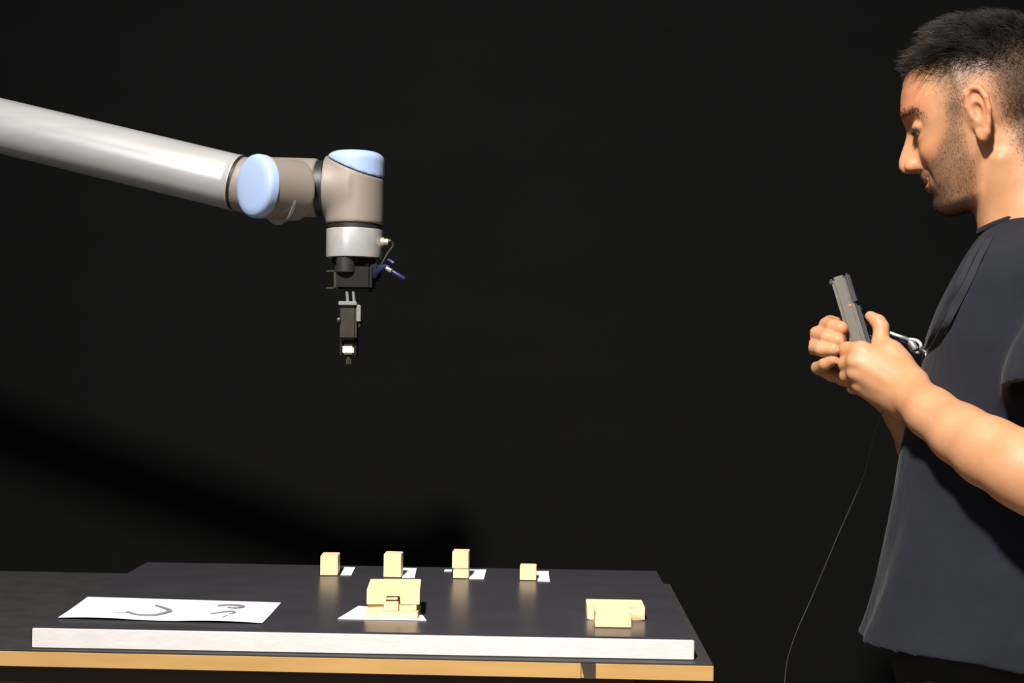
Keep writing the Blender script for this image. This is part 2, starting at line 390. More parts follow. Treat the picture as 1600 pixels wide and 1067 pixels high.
# ------------------------------------------------------------------ paper, markers, blocks
def sheet(name, corners, z, th, label, cat, group=None, curl=0.0):
    P = [PZ(*c, z) for c in corners]          # BL, BR, TR, TL
    n = 14; bm = bmesh.new(); g = {}
    for k in (0, 1):
        for i in range(n+1):
            for j in range(n+1):
                u, v = i/n, j/n; p = P[0]*(1-u)*(1-v)+P[1]*u*(1-v)+P[2]*u*v+P[3]*(1-u)*v
                lift = curl*(1-v)**3*(0.35+0.65*math.sin(u*5.2+.6)**2)
                g[k, i, j] = bm.verts.new(p+Vector((0, 0, lift+th*k+.0003)))
    for i in range(n):
        for j in range(n):
            for k in (0, 1): bm.faces.new([g[k, i, j], g[k, i+1, j], g[k, i+1, j+1], g[k, i, j+1]])
    for i in range(n):
        for a, b in (((i, 0), (i+1, 0)), ((i, n), (i+1, n)), ((0, i), (0, i+1)), ((n, i), (n, i+1))):
            bm.faces.new([g[0, a[0], a[1]], g[0, b[0], b[1]], g[1, b[0], b[1]], g[1, a[0], a[1]]])
    c = sum(P, Vector())/4; r = empty(name, (c.x, c.y, z)) if name == 'paper_sheet' else None
    o = fin('page' if r else name, bm, M['paper'], r); t = r or o
    tag(t, label, cat, group); return t
ps = sheet('paper_sheet', [(91, 967), (410, 975.5), (439, 942), (137, 933)], ZB, .0003,
           'large white paper sheet with faint handwritten marks on the left of the board', 'paper', curl=.0028)
def stroke(pts, wd):
    bm = bmesh.new(); P = [PZ(x, y, ZB+.0020)+Vector((0, 0, -.0004)) for x, y in pts]
    C = catmull(P, 6); n = len(C); L, Rr = [], []
    for i, p in enumerate(C):
        d = (C[min(i+1, n-1)]-C[max(i-1, 0)]).normalized(); s = Vector((-d.y, d.x, 0)).normalized()*wd*(0.35+0.65*math.sin(math.pi*min(1, .12+i/n*.9)))
        L.append(p+s); Rr.append(p-s)
    up = Vector((0, 0, .0006))
    vs = [[bm.verts.new(q) for q in (l, r, r+up, l+up)] for l, r in zip(L, Rr)]
    for A, B in zip(vs, vs[1:]):
        for j in range(4): bm.faces.new((A[j], A[(j+1) % 4], B[(j+1) % 4], B[j]))
    bm.faces.new(vs[0][::-1]); bm.faces.new(vs[-1])
    return fin('ink_mark', bm, M['ink'], ps)
stroke([(198, 955.5), (215, 960), (240, 960.5), (257, 957), (265, 953.5), (256, 949), (243, 945)], .0034)
stroke([(176, 957), (188, 957.5), (198, 957)], .0010)
stroke([(340, 945.5), (356, 944.5), (372, 945), (380, 947), (370, 949), (355, 948.5)], .0026)
stroke([(329, 958), (342, 957), (354, 955), (363, 954.5), (366, 957), (358, 959)], .0022)
stroke([(355, 961), (347, 965), (337, 967), (348, 968.5), (357, 967)], .0016)

mk = [((532, 899), (549, 899), (555, 887), (538, 886.5)), ((628, 903), (648, 903), (651, 888.5), (630, 888)),
      ((733, 905), (756, 905), (760, 890.5), (733, 890.5)), ((840, 908.5), (859, 909), (857, 893), (838, 893))]
mlab = ['small white paper tag right of the leftmost rear wooden block', 'small white paper tag beside the second rear block, partly behind the block stack',
        'small white paper tag right of the tall two-piece rear block', 'small white paper tag right of the short rightmost rear block']
for c, l in zip(mk, mlab):
    sheet('paper_tag', c, ZB, .0006, l, 'paper', 'white paper tags at the rear of the board')
sheet('paper_tag', ((694, 893), (706, 893), (706, 890.5), (695, 890.5)), ZB, .0006, 'thin sliver of white paper left of the tall two-piece rear block', 'paper', 'white paper tags at the rear of the board')
sheet('base_card', ((528, 967.5), (666, 970), (654, 954), (560, 948)), ZB, .0009, 'pale card lying under the big stack of wooden blocks', 'card')

bxa = math.atan2(bx.y, bx.x)
def cube_at(px0, px1, pyb, z0, h, depth, rot=0.0, lean=0.0, name='wooden_block', bev=.0008, sc=1.0):
    a, b = PZ(px0, pyb, z0), PZ(px1, pyb, z0); b = a+bx*(b-a).dot(bx)
    wd = (b-a).length; mid = (a+b)/2; rot_m = Matrix.Rotation(bxa+rot, 3, 'Z')
    bm = bmesh.new(); c = mid+by*(depth/2)+Vector((0, 0, h/2))
    Mx = rot_m@Matrix.Rotation(lean, 3, 'Y')
    box(bm, c, (wd*sc, depth, h), bev=bev, M=Mx)
    o = fin(name, bm, M['wood']); return o
G = 'small wooden blocks at the rear of the board'
E_ = .0012
tag(cube_at(499.5, 527, 899, ZB+.0004, .0285, .030, rot=R(3)), 'small upright wooden block leftmost in the rear row', 'block', G)
tag(cube_at(599.5, 627, 902, ZB+.0004, .034, .022, rot=R(-2)), 'small upright wooden block second in rear row, behind the block stack', 'block', G)
o = cube_at(708, 732, 903.5, ZB+.0004, .0135, .024); tag(o, 'lower orange-toned block of the tall two-piece rear pair', 'block', G)
o = cube_at(706.5, 732, 903.5, ZB+.0004, .0245, .023, rot=R(-2)); tag(o, 'upper pale block of the tall two-piece rear pair', 'block', G)
for v in o.data.vertices: v.co.z += .0140
tag(cube_at(812.5, 838, 906.5, ZB+.0004, .0205, .020, rot=R(-2)), 'short wooden block rightmost in the rear row', 'block', G)

# T-shaped piece at the right
def prism(bm, outline, z0, z1, bev=.0008):
    A = [bm.verts.new(p+Vector((0, 0, z0-p.z))) for p in outline]; B = [bm.verts.new(p+Vector((0, 0, z1-p.z))) for p in outline]
    n = len(A); bm.faces.new(A[::-1]); bm.faces.new(B)
    for i in range(n): bm.faces.new((A[i], A[(i+1) % n], B[(i+1) % n], B[i]))
    bmesh.ops.bevel(bm, geom=list(bm.edges), offset=bev, segments=2, affect='EDGES')
p0 = PZ(930, 980.5, ZB); p1 = PZ(986, 981, ZB); wS = (p1-p0).dot(bx); q0 = PZ(917.5, 968, ZB); q1 = PZ(1006.5, 967, ZB)
aS = (p0-c0).dot(bx); bS = (p0-c0).dot(by); aB = (q0-c0).dot(bx); bB = (q0-c0).dot(by); wB = (q1-q0).dot(bx)
pl = lambda a, b: bp_(a, b, ZB)
bm = bmesh.new(); prism(bm, [pl(aS, bS), pl(aS+wS, bS), pl(aS+wS, bB), pl(aB+wB, bB), pl(aB+wB, bB+.042), pl(aB, bB+.042), pl(aB, bB), pl(aS, bB)], ZB+.0003, ZB+.0165)
tag(fin('t_shaped_block', bm, M['wood']), 'pale wooden T-shaped block at the right end of the board', 'block')
# stepped stack in the middle
s0 = PZ(569.5, 966.5, ZB); s1 = PZ(652, 968, ZB); sa = (s0-c0).dot(bx); sb = (s0-c0).dot(by); sw = (s1-s0).dot(bx)
def sbox(name, u0, u1, b0, b1, z0, z1, label, bev=.0007):
    bm = bmesh.new(); bbox(bm, sa+sw*u0, sa+sw*u1, sb+b0, sb+b1, ZB+.0013+z0, ZB+.0013+z1, bev)
    return tag(fin(name, bm, M['wood']), label, 'block', 'wooden blocks stacked on the pale card')
sbox('wooden_block', 0, 1, 0, .044, 0, .0078, 'wide base plank, lowest of the stack on the pale card')
sbox('wooden_block', .04, .345, .005, .065, .0080, .0155, 'left foot block on the base plank with orange front')
sbox('wooden_block', .645, .97, .005, .065, .0080, .0155, 'right foot block on the base plank with orange front')
sbox('wooden_block', .36, .63, .0005, .060, .0080, .0192, 'centre block between the two foot blocks of the stack')
sbox('wooden_block', .375, .615, .004, .060, .0212, .0246, 'thin centre slat above a slot in the middle of the stack')
bm = bmesh.new(); prs = [(.0, .0157), (.365, .0157), (.365, .0270), (.63, .0270), (.63, .0157), (1.0, .0157), (1.0, .0345), (.0, .0345)]
A = [bm.verts.new(bp_(sa+sw*u, sb+.003, ZB+.0013+z)) for u, z in prs]; B = [bm.verts.new(bp_(sa+sw*u, sb+.066, ZB+.0013+z)) for u, z in prs]
bm.faces.new(A[::-1]); bm.faces.new(B)
for i in range(8): bm.faces.new((A[i], A[(i+1) % 8], B[(i+1) % 8], B[i]))
bmesh.ops.bevel(bm, geom=list(bm.edges), offset=.0006, segments=2, affect='EDGES')
cc_ = bp_(sa+sw*.5, sb+.034, ZB); bmesh.ops.rotate(bm, verts=bm.verts, cent=cc_, matrix=Matrix.Rotation(R(4), 3, 'Z'))
tag(fin('wooden_block', bm, M['wood']), 'large pale slotted block, uppermost of the stack on the card', 'block', 'wooden blocks stacked on the pale card')

# ------------------------------------------------------------------ robot arm
RD = 1.55
def RP(px, py, dy=0.0): return PD(px, py, RD+dy)
base_x = -1.28
rob = empty('robot_arm', (base_x, RD+.10, ZT))
tag(rob, 'silver and grey robot arm with light blue caps reaching over the board', 'robot arm')
def arr(v): return np.array([v.x, v.y, v.z])
tE = RP(371, 286, 0.0); tS = PD(-300, 124, 1.63)
axT = (tE-tS).normalized()
bm = bmesh.new(); Lt = (tE-tS).length
revolve(bm, tS, axT, [(0, .0375), (Lt-.010, .0378), (Lt-.004, .0378), (Lt-.003, .0384), (Lt+.0005, .0384), (Lt+.0005, .030)], 72)
fin('forearm_tube', bm, M['alu'], rob)
bm = bmesh.new(); revolve(bm, tE, axT, [(0, .0365), (.0035, .0365)], 72); fin('seal_ring', bm, M['seal'], rob)
# first wrist joint: an oblique drum with a blue lid and a branch to the right
nC = Vector((-.70, -.714, 0)).normalized()
Cc = RP(404, 291, -.068); C2 = Cc-nC*.044
brA = RP(496.5, 294, 0); brA = Vector((brA.x, C2.y, brA.z)) if False else brA
def cyl_fn(a, d, L, r, rnd=.003):
    a = arr(a); d = arr(Vector(d).normalized())
    def fn(X, Y, Z):
        t = (X-a[0])*d[0]+(Y-a[1])*d[1]+(Z-a[2])*d[2]
        q = np.sqrt(np.maximum((X-a[0])**2+(Y-a[1])**2+(Z-a[2])**2-t*t, 0))
        dx = q-(r-rnd); dy = np.abs(t-L/2)-(L/2-rnd)
        return np.minimum(np.maximum(dx, dy), 0)+np.sqrt(np.maximum(dx, 0)**2+np.maximum(dy, 0)**2)-rnd
    return fn
def field_obj(name, lo, hi, h, build, m, parent, it=2):
    f = Field(lo, hi, h); build(f); V, Q = f.mesh(); V = relax(V, Q, it, .5)
    return np_mesh(name, V, Q, m, parent)
lo = np.array([-.42, RD-.16, CAM_Z+.08]); hi = np.array([-.10, RD+.14, CAM_Z+.30])
def house1(f):
    f.add(lo, hi, cyl_fn(Cc-nC*.002, -nC, .060, .0395), 0)
    f.add(lo, hi, cyl_fn(tE+axT*.003, axT, .05, .0372, .002), .004)
    f.add(lo, hi, cyl_fn(brA-Vector((.075, 0, -.001)), Vector((1, 0, -.012)), .075, .0395, .0015), .008)
field_obj('wrist_housing', lo, hi, .002, house1, M['housing'], rob, 3)
bm = bmesh.new(); revolve(bm, Cc-nC*.004, nC, [(0, .0410), (.008, .0410), (.0115, .0398), (.014, .036), (.0152, .028), (.0157, .015), (.0158, 0.0005)], 72)
fin('blue_cap', bm, M['blue'], rob, R(60))
bm = bmesh.new(); revolve(bm, Cc-nC*.034+Vector((0, 0, -.0110)), nC, [(0, .0360), (.0035, .0360)], 72); fin('rear_rim', bm, M['steel'], rob)
bm = bmesh.new(); rod(bm, brA, RP(508, 294), .0370); fin('seal_ring', bm, M['seal'], rob)
# second wrist joint: elbow turning down, slanted blue lid
vT, vB = RP(555, 240), RP(555, 351); vB = Vector((vT.x, vT.y, vB.z)); vT = Vector((RP(555, 300).x, vT.y, vT.z)); vB.x = vT.x
seamL, seamR = RP(511, 251), RP(600, 287)
sd = (seamR-seamL).normalized(); sn = Vector((-sd.z, -.22, sd.x)).normalized(); sp = (seamL+seamR)/2+Vector((0, -.03, 0))
lo2 = np.array([-.27, RD-.07, CAM_Z+.10]); hi2 = np.array([-.13, RD+.07, CAM_Z+.30])
def plane_fn(p, n, s):
    p, n = arr(p), arr(n)
    return lambda X, Y, Z: s*((X-p[0])*n[0]+(Y-p[1])*n[1]+(Z-p[2])*n[2])
Lv = vT.z-vB.z
def drum(f, grow):
    f.add(lo2, hi2, cyl_fn(vB, Vector((0, 0, 1)), Lv+.001, .0385+grow, .012), 0)
def house2(f):
    f.add(lo2, hi2, cyl_fn(vB, Vector((0, 0, 1)), Lv-.002, .0385, .0015), 0)
    f.add(lo2, hi2, cyl_fn(RP(508, 294), Vector((1, 0, -.012)), .036, .0385, .001), .010)
    f.F = np.maximum(f.F, plane_fn(sp, sn, 1)(f.ax[0][:, None, None], f.ax[1][None, :, None], f.ax[2][None, None, :]).astype(np.float32))
def cap2(f):
    drum(f, .0006)
    f.F = np.maximum(f.F, -plane_fn(sp, sn, 1)(f.ax[0][:, None, None], f.ax[1][None, :, None], f.ax[2][None, None, :]).astype(np.float32)+.0008)
field_obj('elbow_housing', lo2, hi2, .0018, house2, M['housing'], rob, 2)
field_obj('blue_cap', lo2, hi2, .0018, cap2, M['blue'], rob, 2)
def vz(py): return RP(555, py).z
def vx(px): return RP(px, 400).x
AX = Vector((vT.x, vT.y, 0))
def vrev(name, prof, m, n=56, off=(0, 0)):
    bm = bmesh.new(); z0 = vz(prof[0][0])
    revolve(bm, AX+Vector((off[0], off[1], z0)), (0, 0, -1), [(z0-vz(p), r) for p, r in prof], n)
    return fin(name, bm, m, rob, R(40))
vrev('seal_ring', [(350, .0360), (360, .0360)], M['seal'])
vrev('tool_flange', [(359, .0340), (359.2, .0375), (361, .0378), (400, .0378), (403, .0372), (404, .034)], M['alu'])
vrev('adapter_plate', [(403, .0300), (411, .0300), (411.5, .027), (414, .027)], M['black'])
def rbox(name, x0, x1, y0, y1, dy0, dy1, m, bev=.001, tilt=0):
    a = RP(x0, y0); b = RP(x1, y1); bm = bmesh.new()
    box(bm, ((a.x+b.x)/2, RD+(dy0+dy1)/2, (a.z+b.z)/2), (abs(b.x-a.x), dy1-dy0, abs(a.z-b.z)), bev=bev, M=Matrix.Rotation(tilt, 3, 'Y'))
    return fin(name, bm, m, rob)
vrev('coupling', [(404, .010), (404.5, .013), (427, .013), (428, .011)], M['gunmetal'], off=(-.008, -.022))
rbox('gripper_body', 527, 584, 413, 455, -.026, .024, M['black'], .004)
rbox('gripper_side_block', 578, 594, 411, 438, -.018, .016, M['black'], .003)
for x0, x1, y0, y1 in ((514, 531, 424, 427), (526, 529.5, 424, 453), (514, 530, 450, 453)): 
    rbox('bracket_bar', x0, x1, y0, y1, -.024, -.019, M['gunmetal'], .0006)
for px in (542, 552):
    bm = bmesh.new(); rod(bm, RP(px, 455, -.018), RP(px+1.5, 472, -.018), .0022, n=12); fin('guide_pin', bm, M['steel'], rob)
rbox('cross_plate', 533, 561, 471.5, 478, -.024, .012, M['steel'], .0008)
rbox('side_plate', 560.5, 566.5, 477, 503, -.022, .004, M['steel'], .0008)
rbox('side_plate', 562.5, 565.5, 503, 512, -.018, 0, M['gunmetal'], .0008)
rbox('finger_block', 535, 560, 478.5, 531, -.022, .012, M['gunmetal'], .003)
for sgn, (x0, x1) in ((-1, (533.0, 536.2)), (1, (554.8, 558.4))):
    rbox('gripper_finger', x0, x1, 529, 556, -.012, .010, M['black'], .0006)
rbox('finger_base', 534, 558, 528, 535.5, -.012, .010, M['black'], .0015)
rbox('lower_tip', 541, 549, 554.5, 571, -.004, .004, M['gunmetal'], .002)
bm = bmesh.new(); rod(bm, RP(532, 500, -.020), RP(527, 500, -.020), .004, n=16, bev=.0006); fin('side_screw', bm, M['gunmetal'], rob)
# connector on the flange and the blue lead
bm = bmesh.new(); a = RP(595.5, 378, -.010); revolve(bm, a, (1, 0, 0), [(0, .0062), (.004, .0062), (.004, .0048), (.009, .0048), (.010, .004)], 20)
tag(fin('connector', bm, M['brass'], rob), 'bright metal connector')
bm = bmesh.new(); rod(bm, RP(603, 378, -.010), RP(611, 376, -.010), .0028, n=14, bev=.0005); fin('connector_plug', bm, M['gunmetal'], rob)
bm = bmesh.new(); tube(bm, [RP(611, 376, -.010), RP(614, 384, -.010), RP(606, 396, -.012), RP(598, 410, -.014), RP(588, 424, -.014)], .0016)
fin('sensor_lead', bm, M['seal'], rob)
bm = bmesh.new(); tube(bm, [RP(586, 432, -.016), RP(590, 424, -.022), RP(600, 417, -.026), RP(609, 419, -.028)], .0034); fin('blue_lead', bm, M['bluecable'], rob)
bm = bmesh.new(); rod(bm, RP(604, 419, -.028), RP(633, 436, -.030), .0034, .0029, n=18, bev=.0008); fin('blue_plug', bm, M['bluecable'], rob)
bm = bmesh.new(); rod(bm, RP(603, 418.5, -.031), RP(612, 423.5, -.0315), .0030, n=14, bev=.0006); fin('plug_collar', bm, M['steel'], rob)
bm = bmesh.new(); rod(bm, RP(616, 412, -.026), RP(607, 406, -.022), .0028, n=12, bev=.0005); fin('blue_lead_end', bm, M['bluecable'], rob)
# the rest of the arm, left of the frame
bm = bmesh.new(); eC = tS; rod(bm, eC+Vector((0, -.055, 0)), eC+Vector((0, .12, 0)), .05, n=56, bev=.004); fin('elbow_joint', bm, M['housing'], rob)
bm = bmesh.new(); revolve(bm, eC+Vector((0, -.055, 0)), (0, -1, 0), [(0, .0505), (.010, .0505), (.015, .045), (.017, .03), (.0175, .0005)], 56); fin('blue_cap', bm, M['blue'], rob)
sh = Vector((base_x, RD+.10, ZT+.22)); eU = eC+Vector((0, .08, 0)); eU.y = eC.y+.085; shU = Vector((sh.x, eU.y, sh.z))
bm = bmesh.new(); rod(bm, eU, shU, .045, n=56); fin('upper_arm_tube', bm, M['alu'], rob)
bm = bmesh.new(); rod(bm, shU+Vector((0, .07, 0)), Vector((sh.x, sh.y-.06, sh.z)), .062, n=56, bev=.005); fin('shoulder_joint', bm, M['housing'], rob)
bm = bmesh.new(); revolve(bm, Vector((sh.x, sh.y-.06, sh.z)), (0, -1, 0), [(0, .0625), (.010, .0625), (.016, .055), (.019, .03), (.0195, .0005)], 56); fin('blue_cap', bm, M['blue'], rob)
bm = bmesh.new(); revolve(bm, (sh.x, sh.y, ZT+.0005), (0, 0, 1), [(0, .095), (.012, .095), (.013, .07), (.05, .066), (.052, .064), (.06, .064), (.062, .066), (.19, .064)], 56); fin('base_joint', bm, M['housing'], rob)

# the pale piece in the gripper
bm = bmesh.new(); a, b = RP(536.6, 538), RP(554.4, 553.5)
box(bm, ((a.x+b.x)/2, RD-.002, (a.z+b.z)/2), (b.x-a.x, .016, a.z-b.z), bev=.0022)
M['pale'] = mat('pale_piece', (.84, .80, .66), .6, noise=((60, 60, 60), .3), col2=(.76, .72, .58))
tag(fin('small_block', bm, M['pale']), 'tiny pale block held in the fingers of the robot gripper', 'block')

# ------------------------------------------------------------------ the man: frame across the line of sight
D0 = 1.62
nr = ray(1540, 300); nr.z = 0; nr.normalize(); er = Vector((nr.y, -nr.x, 0))
def mp(px, py, t=0.0):
    v = ray(px, py); p = v*((D0+t)/v.dot(nr)); return np.array([p.dot(er), t, p.z+CAM_Z])
def to_world(V):
    V = np.asarray(V); o = np.empty_like(V)
    for i in range(3): o[..., i] = er[i]*V[..., 0]+nr[i]*(V[..., 1]+D0)
    o[..., 2] += V[..., 2]; return o
def wp(px, py, t=0.0): return Vector(to_world(mp(px, py, t)))
HC = mp(1520, 190); AL = R(18); CA, SA = math.cos(AL), math.sin(AL)
def hl(r, z): dr, dz = r-HC[0], z-HC[2]; return -dr*CA-dz*SA, -dr*SA+dz*CA       # -> forward u, up v
def hg(u, t, v): return np.array([HC[0]-u*CA-v*SA, t, HC[2]-u*SA+v*CA])
def hpx(px, py): p = mp(px, py); return hl(p[0], p[2])
prof_px = [(1422, 95), (1418, 112), (1411.5, 135), (1408, 158), (1407.5, 178), (1411, 191), (1415.5, 203), (1416, 212), (1412.5, 226), (1407, 242), (1403.8, 254),
           (1404.5, 264), (1411, 271.5), (1423, 273), (1434, 269.5), (1438.5, 273), (1439, 279), (1443, 284), (1449.5, 288), (1446.5, 293), (1449, 300), (1457, 305),
           (1458.5, 311), (1458, 319), (1463, 328), (1472, 335)]
pv = np.array([hpx(*p) for p in prof_px])
order = np.argsort(pv[:, 1]); Pu, Pv = pv[order, 0], pv[order, 1]
for i in range(1, len(Pv)):
    if Pv[i] <= Pv[i-1]+.0006: Pv[i] = Pv[i-1]+.0006
vg = np.linspace(-.125, .12, 491); Pg = np.interp(vg, Pv, Pu)
k = np.exp(-np.linspace(-2, 2, 7)**2); k /= k.sum(); Pg[3:-3] = np.convolve(Pg, k, 'valid')
vN = hpx(1415.5, 208)[1]; uN = hpx(1415.5, 208)[0]; vS = hpx(1436, 268)[1]; uS = hpx(1436, 268)[0]
vBrow = hpx(1407.5, 178)[1]; vEye = hpx(1424, 212)[1]
vMouth = hpx(1450, 288)[1]; vChin = hpx(1458, 315)[1]
Qv = [-.125, -.112, vChin, vMouth-.006, vMouth+.006, vS, vN-.018, vN, vBrow, .06, .09, .12]
Qu = [np.interp(-.125, vg, Pg)-.004, np.interp(-.112, vg, Pg)-.003, np.interp(vChin, vg, Pg)-.004, uS-.004, uS-.006, uS-.008, uN-.008, uN-.007, np.interp(vBrow, vg, Pg)-.004, np.interp(.06, vg, Pg)-.001, np.interp(.09, vg, Pg), np.interp(.12, vg, Pg)]
Qg = np.interp(vg, Qv, Qu); kk = np.exp(-np.linspace(-2, 2, 25)**2); kk /= kk.sum(); Qg[12:-12] = np.convolve(Qg, kk, 'valid')
# half width of the mid-line bump: narrow for the nose, broad for brow, lips and chin
wv = [-.125, vChin, vMouth, vS-.004, vS+.004, vS+.012, vN-.006, vN+.004, vBrow, .12]
wn = [.026, .022, .024, .020, .0150, .0150, .0085, .011, .040, .05]
def face_fn(X, Y, Z):
    dr, dz = X-HC[0], Z-HC[2]; u = -dr*CA-dz*SA; v = -dr*SA+dz*CA; ay = np.abs(Y)
    P = np.interp(v, vg, Pg).astype(np.float32); Q = np.interp(v, vg, Qg).astype(np.float32); W = np.interp(v, wv, wn)
    bump = (P-Q)*np.exp(-(ay/W)**2.4)
    sock = .0095*np.exp(-((ay-.031)/.0155)**2-((v-(vEye+.001))/.0115)**2)       # eye sockets
    brow = -.0040*np.exp(-((ay-.026)/.020)**2-((v-(vBrow-.007))/.006)**2)
    cheek = -.0090*np.exp(-((ay-.042)/.017)**2-((v-(vS+.014))/.016)**2)
    fold = .0036*np.exp(-((ay-.0235-.35*(vS+.006-v))/.0035)**2)*np.exp(-((v-(vS-.010))/.018)**2)
    mouth = .0042*np.exp(-((v-vMouth-.007*(ay/.026)**2)/.0022)**2)*np.exp(-(ay/.028)**6)
    sq = -.0035*np.exp(-((ay-.034)/.013)**2-((v-(vEye-.0125))/.006)**2)
    up = u-bump+sq+sock+brow+cheek+fold+mouth
    Wd = np.interp(v, [-.125, -.110, -.095, -.075, -.05, -.02, .01, .04, .07, .10], [.030, .038, .047, .054, .061, .067, .069, .069, .064, .05])
    ub = np.interp(v, [-.125, -.105, -.085, -.06, -.03, .10], [.030, .024, .018, .008, -.01, -.01])
    uc = ub+.020; a = np.where(up > uc, Q-uc, .034); n = 2.25
    rho = ((np.abs(up-uc)/a)**n+(ay/Wd)**n)**(1/n)
    f = (rho-1)*np.minimum(a, Wd)*.8
    lo_ = (-.1085-.12*np.clip(.06-u, 0, .05)*0-v)     # under the jaw
    hh = np.clip(.5-.5*(lo_-f)/.014, 0, 1); f = f*hh+lo_*(1-hh)+.014*hh*(1-hh)
    return np.maximum(f, v-.085)
H = .0021
bf = Field((-.22, -.33, .98), (.34, .34, 1.80), H)
hlo, hhi = HC-np.array([.13, .10, .135]), HC+np.array([.10, .10, .135])
bf.ell(hg(-.020, 0, .030), (.0935, .0735, .087), 0, [(-CA, 0, -SA), (0, 1, 0), (-SA, 0, CA)])
bf.add(hlo, hhi, face_fn, .012)
# eyelids over the eyeballs, nostril wings, nostrils
for s in (-1, 1):
    ue = np.interp(vEye, vg, Pg)
    bf.ell(hg(ue-.0205, s*.0305, vEye+.001), (.0105, .0140, .0090), .003, [(-CA, 0, -SA), (0, 1, 0), (-SA, 0, CA)])
    bf.ell(hg(ue-.0100, s*.0305, vEye-.0022), (.0040, .0110, .0007), .0006, [(-CA, 0, -SA), (0, 1, 0), (-SA, 0, CA)], op='cut')
    bf.ell(hg(uS+.0050, s*.0130, vS+.0090), (.0110, .0056, .0080), .003, [(-CA, 0, -SA), (0, 1, 0), (-SA, 0, CA)])
    bf.ell(hg(uS+.0070, s*.0085, vS+.0005), (.0050, .0030, .0035), .0015, [(-CA, 0, -SA), (0, 1, 0), (-SA, 0, CA)], op='cut')
# lips
for vv, uu, rr in ((vMouth+.0048, -.0048, .0050), (vMouth-.0045, -.0045, .0052)):
    u0 = np.interp(vv, vg, Pg)
    bf.ell(hg(u0+uu-.001, 0, vv), (.0060, .021, .0042), .002, [(-CA, 0, -SA), (0, 1, 0), (-SA, 0, CA)])
# ears
for s in (-1, 1):
    ec = hl(*[mp(1529, 176, -.075)[i] for i in (0, 2)]); eu, ev = ec
    ax = [(-CA, 0, -SA), (0, 1, 0), (-SA, 0, CA)]
    ax = [tuple(Vector(ax[0])*math.cos(R(24))+Vector((0, s*1.0, 0))*-math.sin(R(24))), tuple(Vector(ax[0])*math.sin(R(24))*s+Vector((0, 1, 0))*math.cos(R(24))), ax[2]]
    f_e = lambda du, dv, y: hg(eu+du*.78, s*y, ev+dv)
    bf.cone(f_e(.004, .006, .060), f_e(.000, -.010, .068), .016, .012, .006)
    bf.ell(f_e(-.002, .004, .0775), (.0110, .0042, .027), .002, ax)
    ring = [(.011, -.002, .0735), (.0125, .012, .0755), (.008, .026, .079), (-.002, .0320, .082), (-.0125, .027, .085), (-.0170, .013, .087), (-.0155, -.002, .085), (-.009, -.016, .0805), (-.001, -.027, .0765), (.0045, -.031, .0735), (.007, -.025, .072), (.008, -.014, .071)]
    rr = [.0034, .0034, .0036, .0038, .0038, .0036, .0034, .0036, .0055, .0060, .0055, .0035]
    bf.chain([(f_e(a, b, y), r) for (a, b, y), r in zip(ring, rr)], .0025)
    bf.ell(f_e(.0015, .002, .0800), (.0060, .0060, .0105), .002, ax, op='cut')
    bf.ell(f_e(-.002, .0195, .0835), (.0055, .0038, .0060), .0015, ax, op='cut')
    bf.cone(f_e(.0095, -.004, .0755), f_e(.0085, .001, .0765), .0036, .003, .002)
# neck and shoulders
bf.cone(mp(1583, 235), mp(1628, 385), .0575, .0620, .014)
bf.cone(mp(1556, 262), mp(1590, 372), .034, .045, .012)
bf.cone(mp(1563, 250, -.050), mp(1560, 365, -.022), .010, .012, .012)
bf.cone(mp(1650, 415, -.05), mp(1715, 452, -.165), .060, .052, .05)
bf.cone(mp(1650, 415, .05), mp(1665, 452, .165), .060, .052, .05)
# torso as a stack of rounded sections (shared with the shirt)
TS = [(322, 1570, .092, .056), (345, 1562, .100, .060), (358, 1541, .125, .068), (374, 1528, .155, .100), (395, 1510, .190, .150), (430, 1490, .225, .182), (470, 1470, .240, .178), (530, 1447, .262, .178), (600, 1434, .265, .170),
      (660, 1417, .265, .162), (710, 1406, .268, .158), (760, 1399, .272, .160), (820, 1389, .280, .166), (900, 1374, .290, .176), (950, 1360, .298, .188), (992, 1343, .305, .192), (1040, 1338, .30, .19)]
tz = np.array([mp(p[1], p[0])[2] for p in TS])[::-1]; tf = np.array([mp(p[1], p[0])[0] for p in TS])[::-1]
tt = np.array([p[2] for p in TS])[::-1]; tw = np.array([p[3] for p in TS])[::-1]
def smz(a):
    g = np.linspace(tz[0], tz[-1], 200); b = np.interp(g, tz, a); kk = np.ones(9)/9; b[4:-4] = np.convolve(b, kk, 'valid'); return g, b
gz, gf = smz(tf); _, gt = smz(tt); _, gw = smz(tw)
def torso_fn(shrink, folds=0.0):
    def fn(X, Y, Z):
        fr_ = np.interp(Z, gz, gf); th = np.interp(Z, gz, gt); wd = np.interp(Z, gz, gw)
        a = th/2-shrink; c = fr_+th/2; wd = wd-shrink; n = 2.35
        rho = ((np.abs(X-c)/a)**n+(np.abs(Y)/wd)**n)**(1/n); f = (rho-1)*np.minimum(a, wd)
        if folds:
            low = np.clip((1.32-Z)/.30, 0, 1)
            f = f+folds*(low*(.8*np.sin(9*Y/.10+4*X/.1+6*Z)+.5*np.sin(23*Y+31*X-9*Z)) + (1-low)*.45*np.sin(40*(Z*.8+X*.6)+12*Y)*np.exp(-((X-.0)/.12)**2))
        return np.maximum(f, Z-tz[-1])
    return fn
tb_ = torso_fn(.024)
bf.add((-.25, -.25, 1.0), (.34, .25, tz[-1]), lambda X, Y, Z: np.maximum(tb_(X, Y, Z), 1.035-Z), .02)
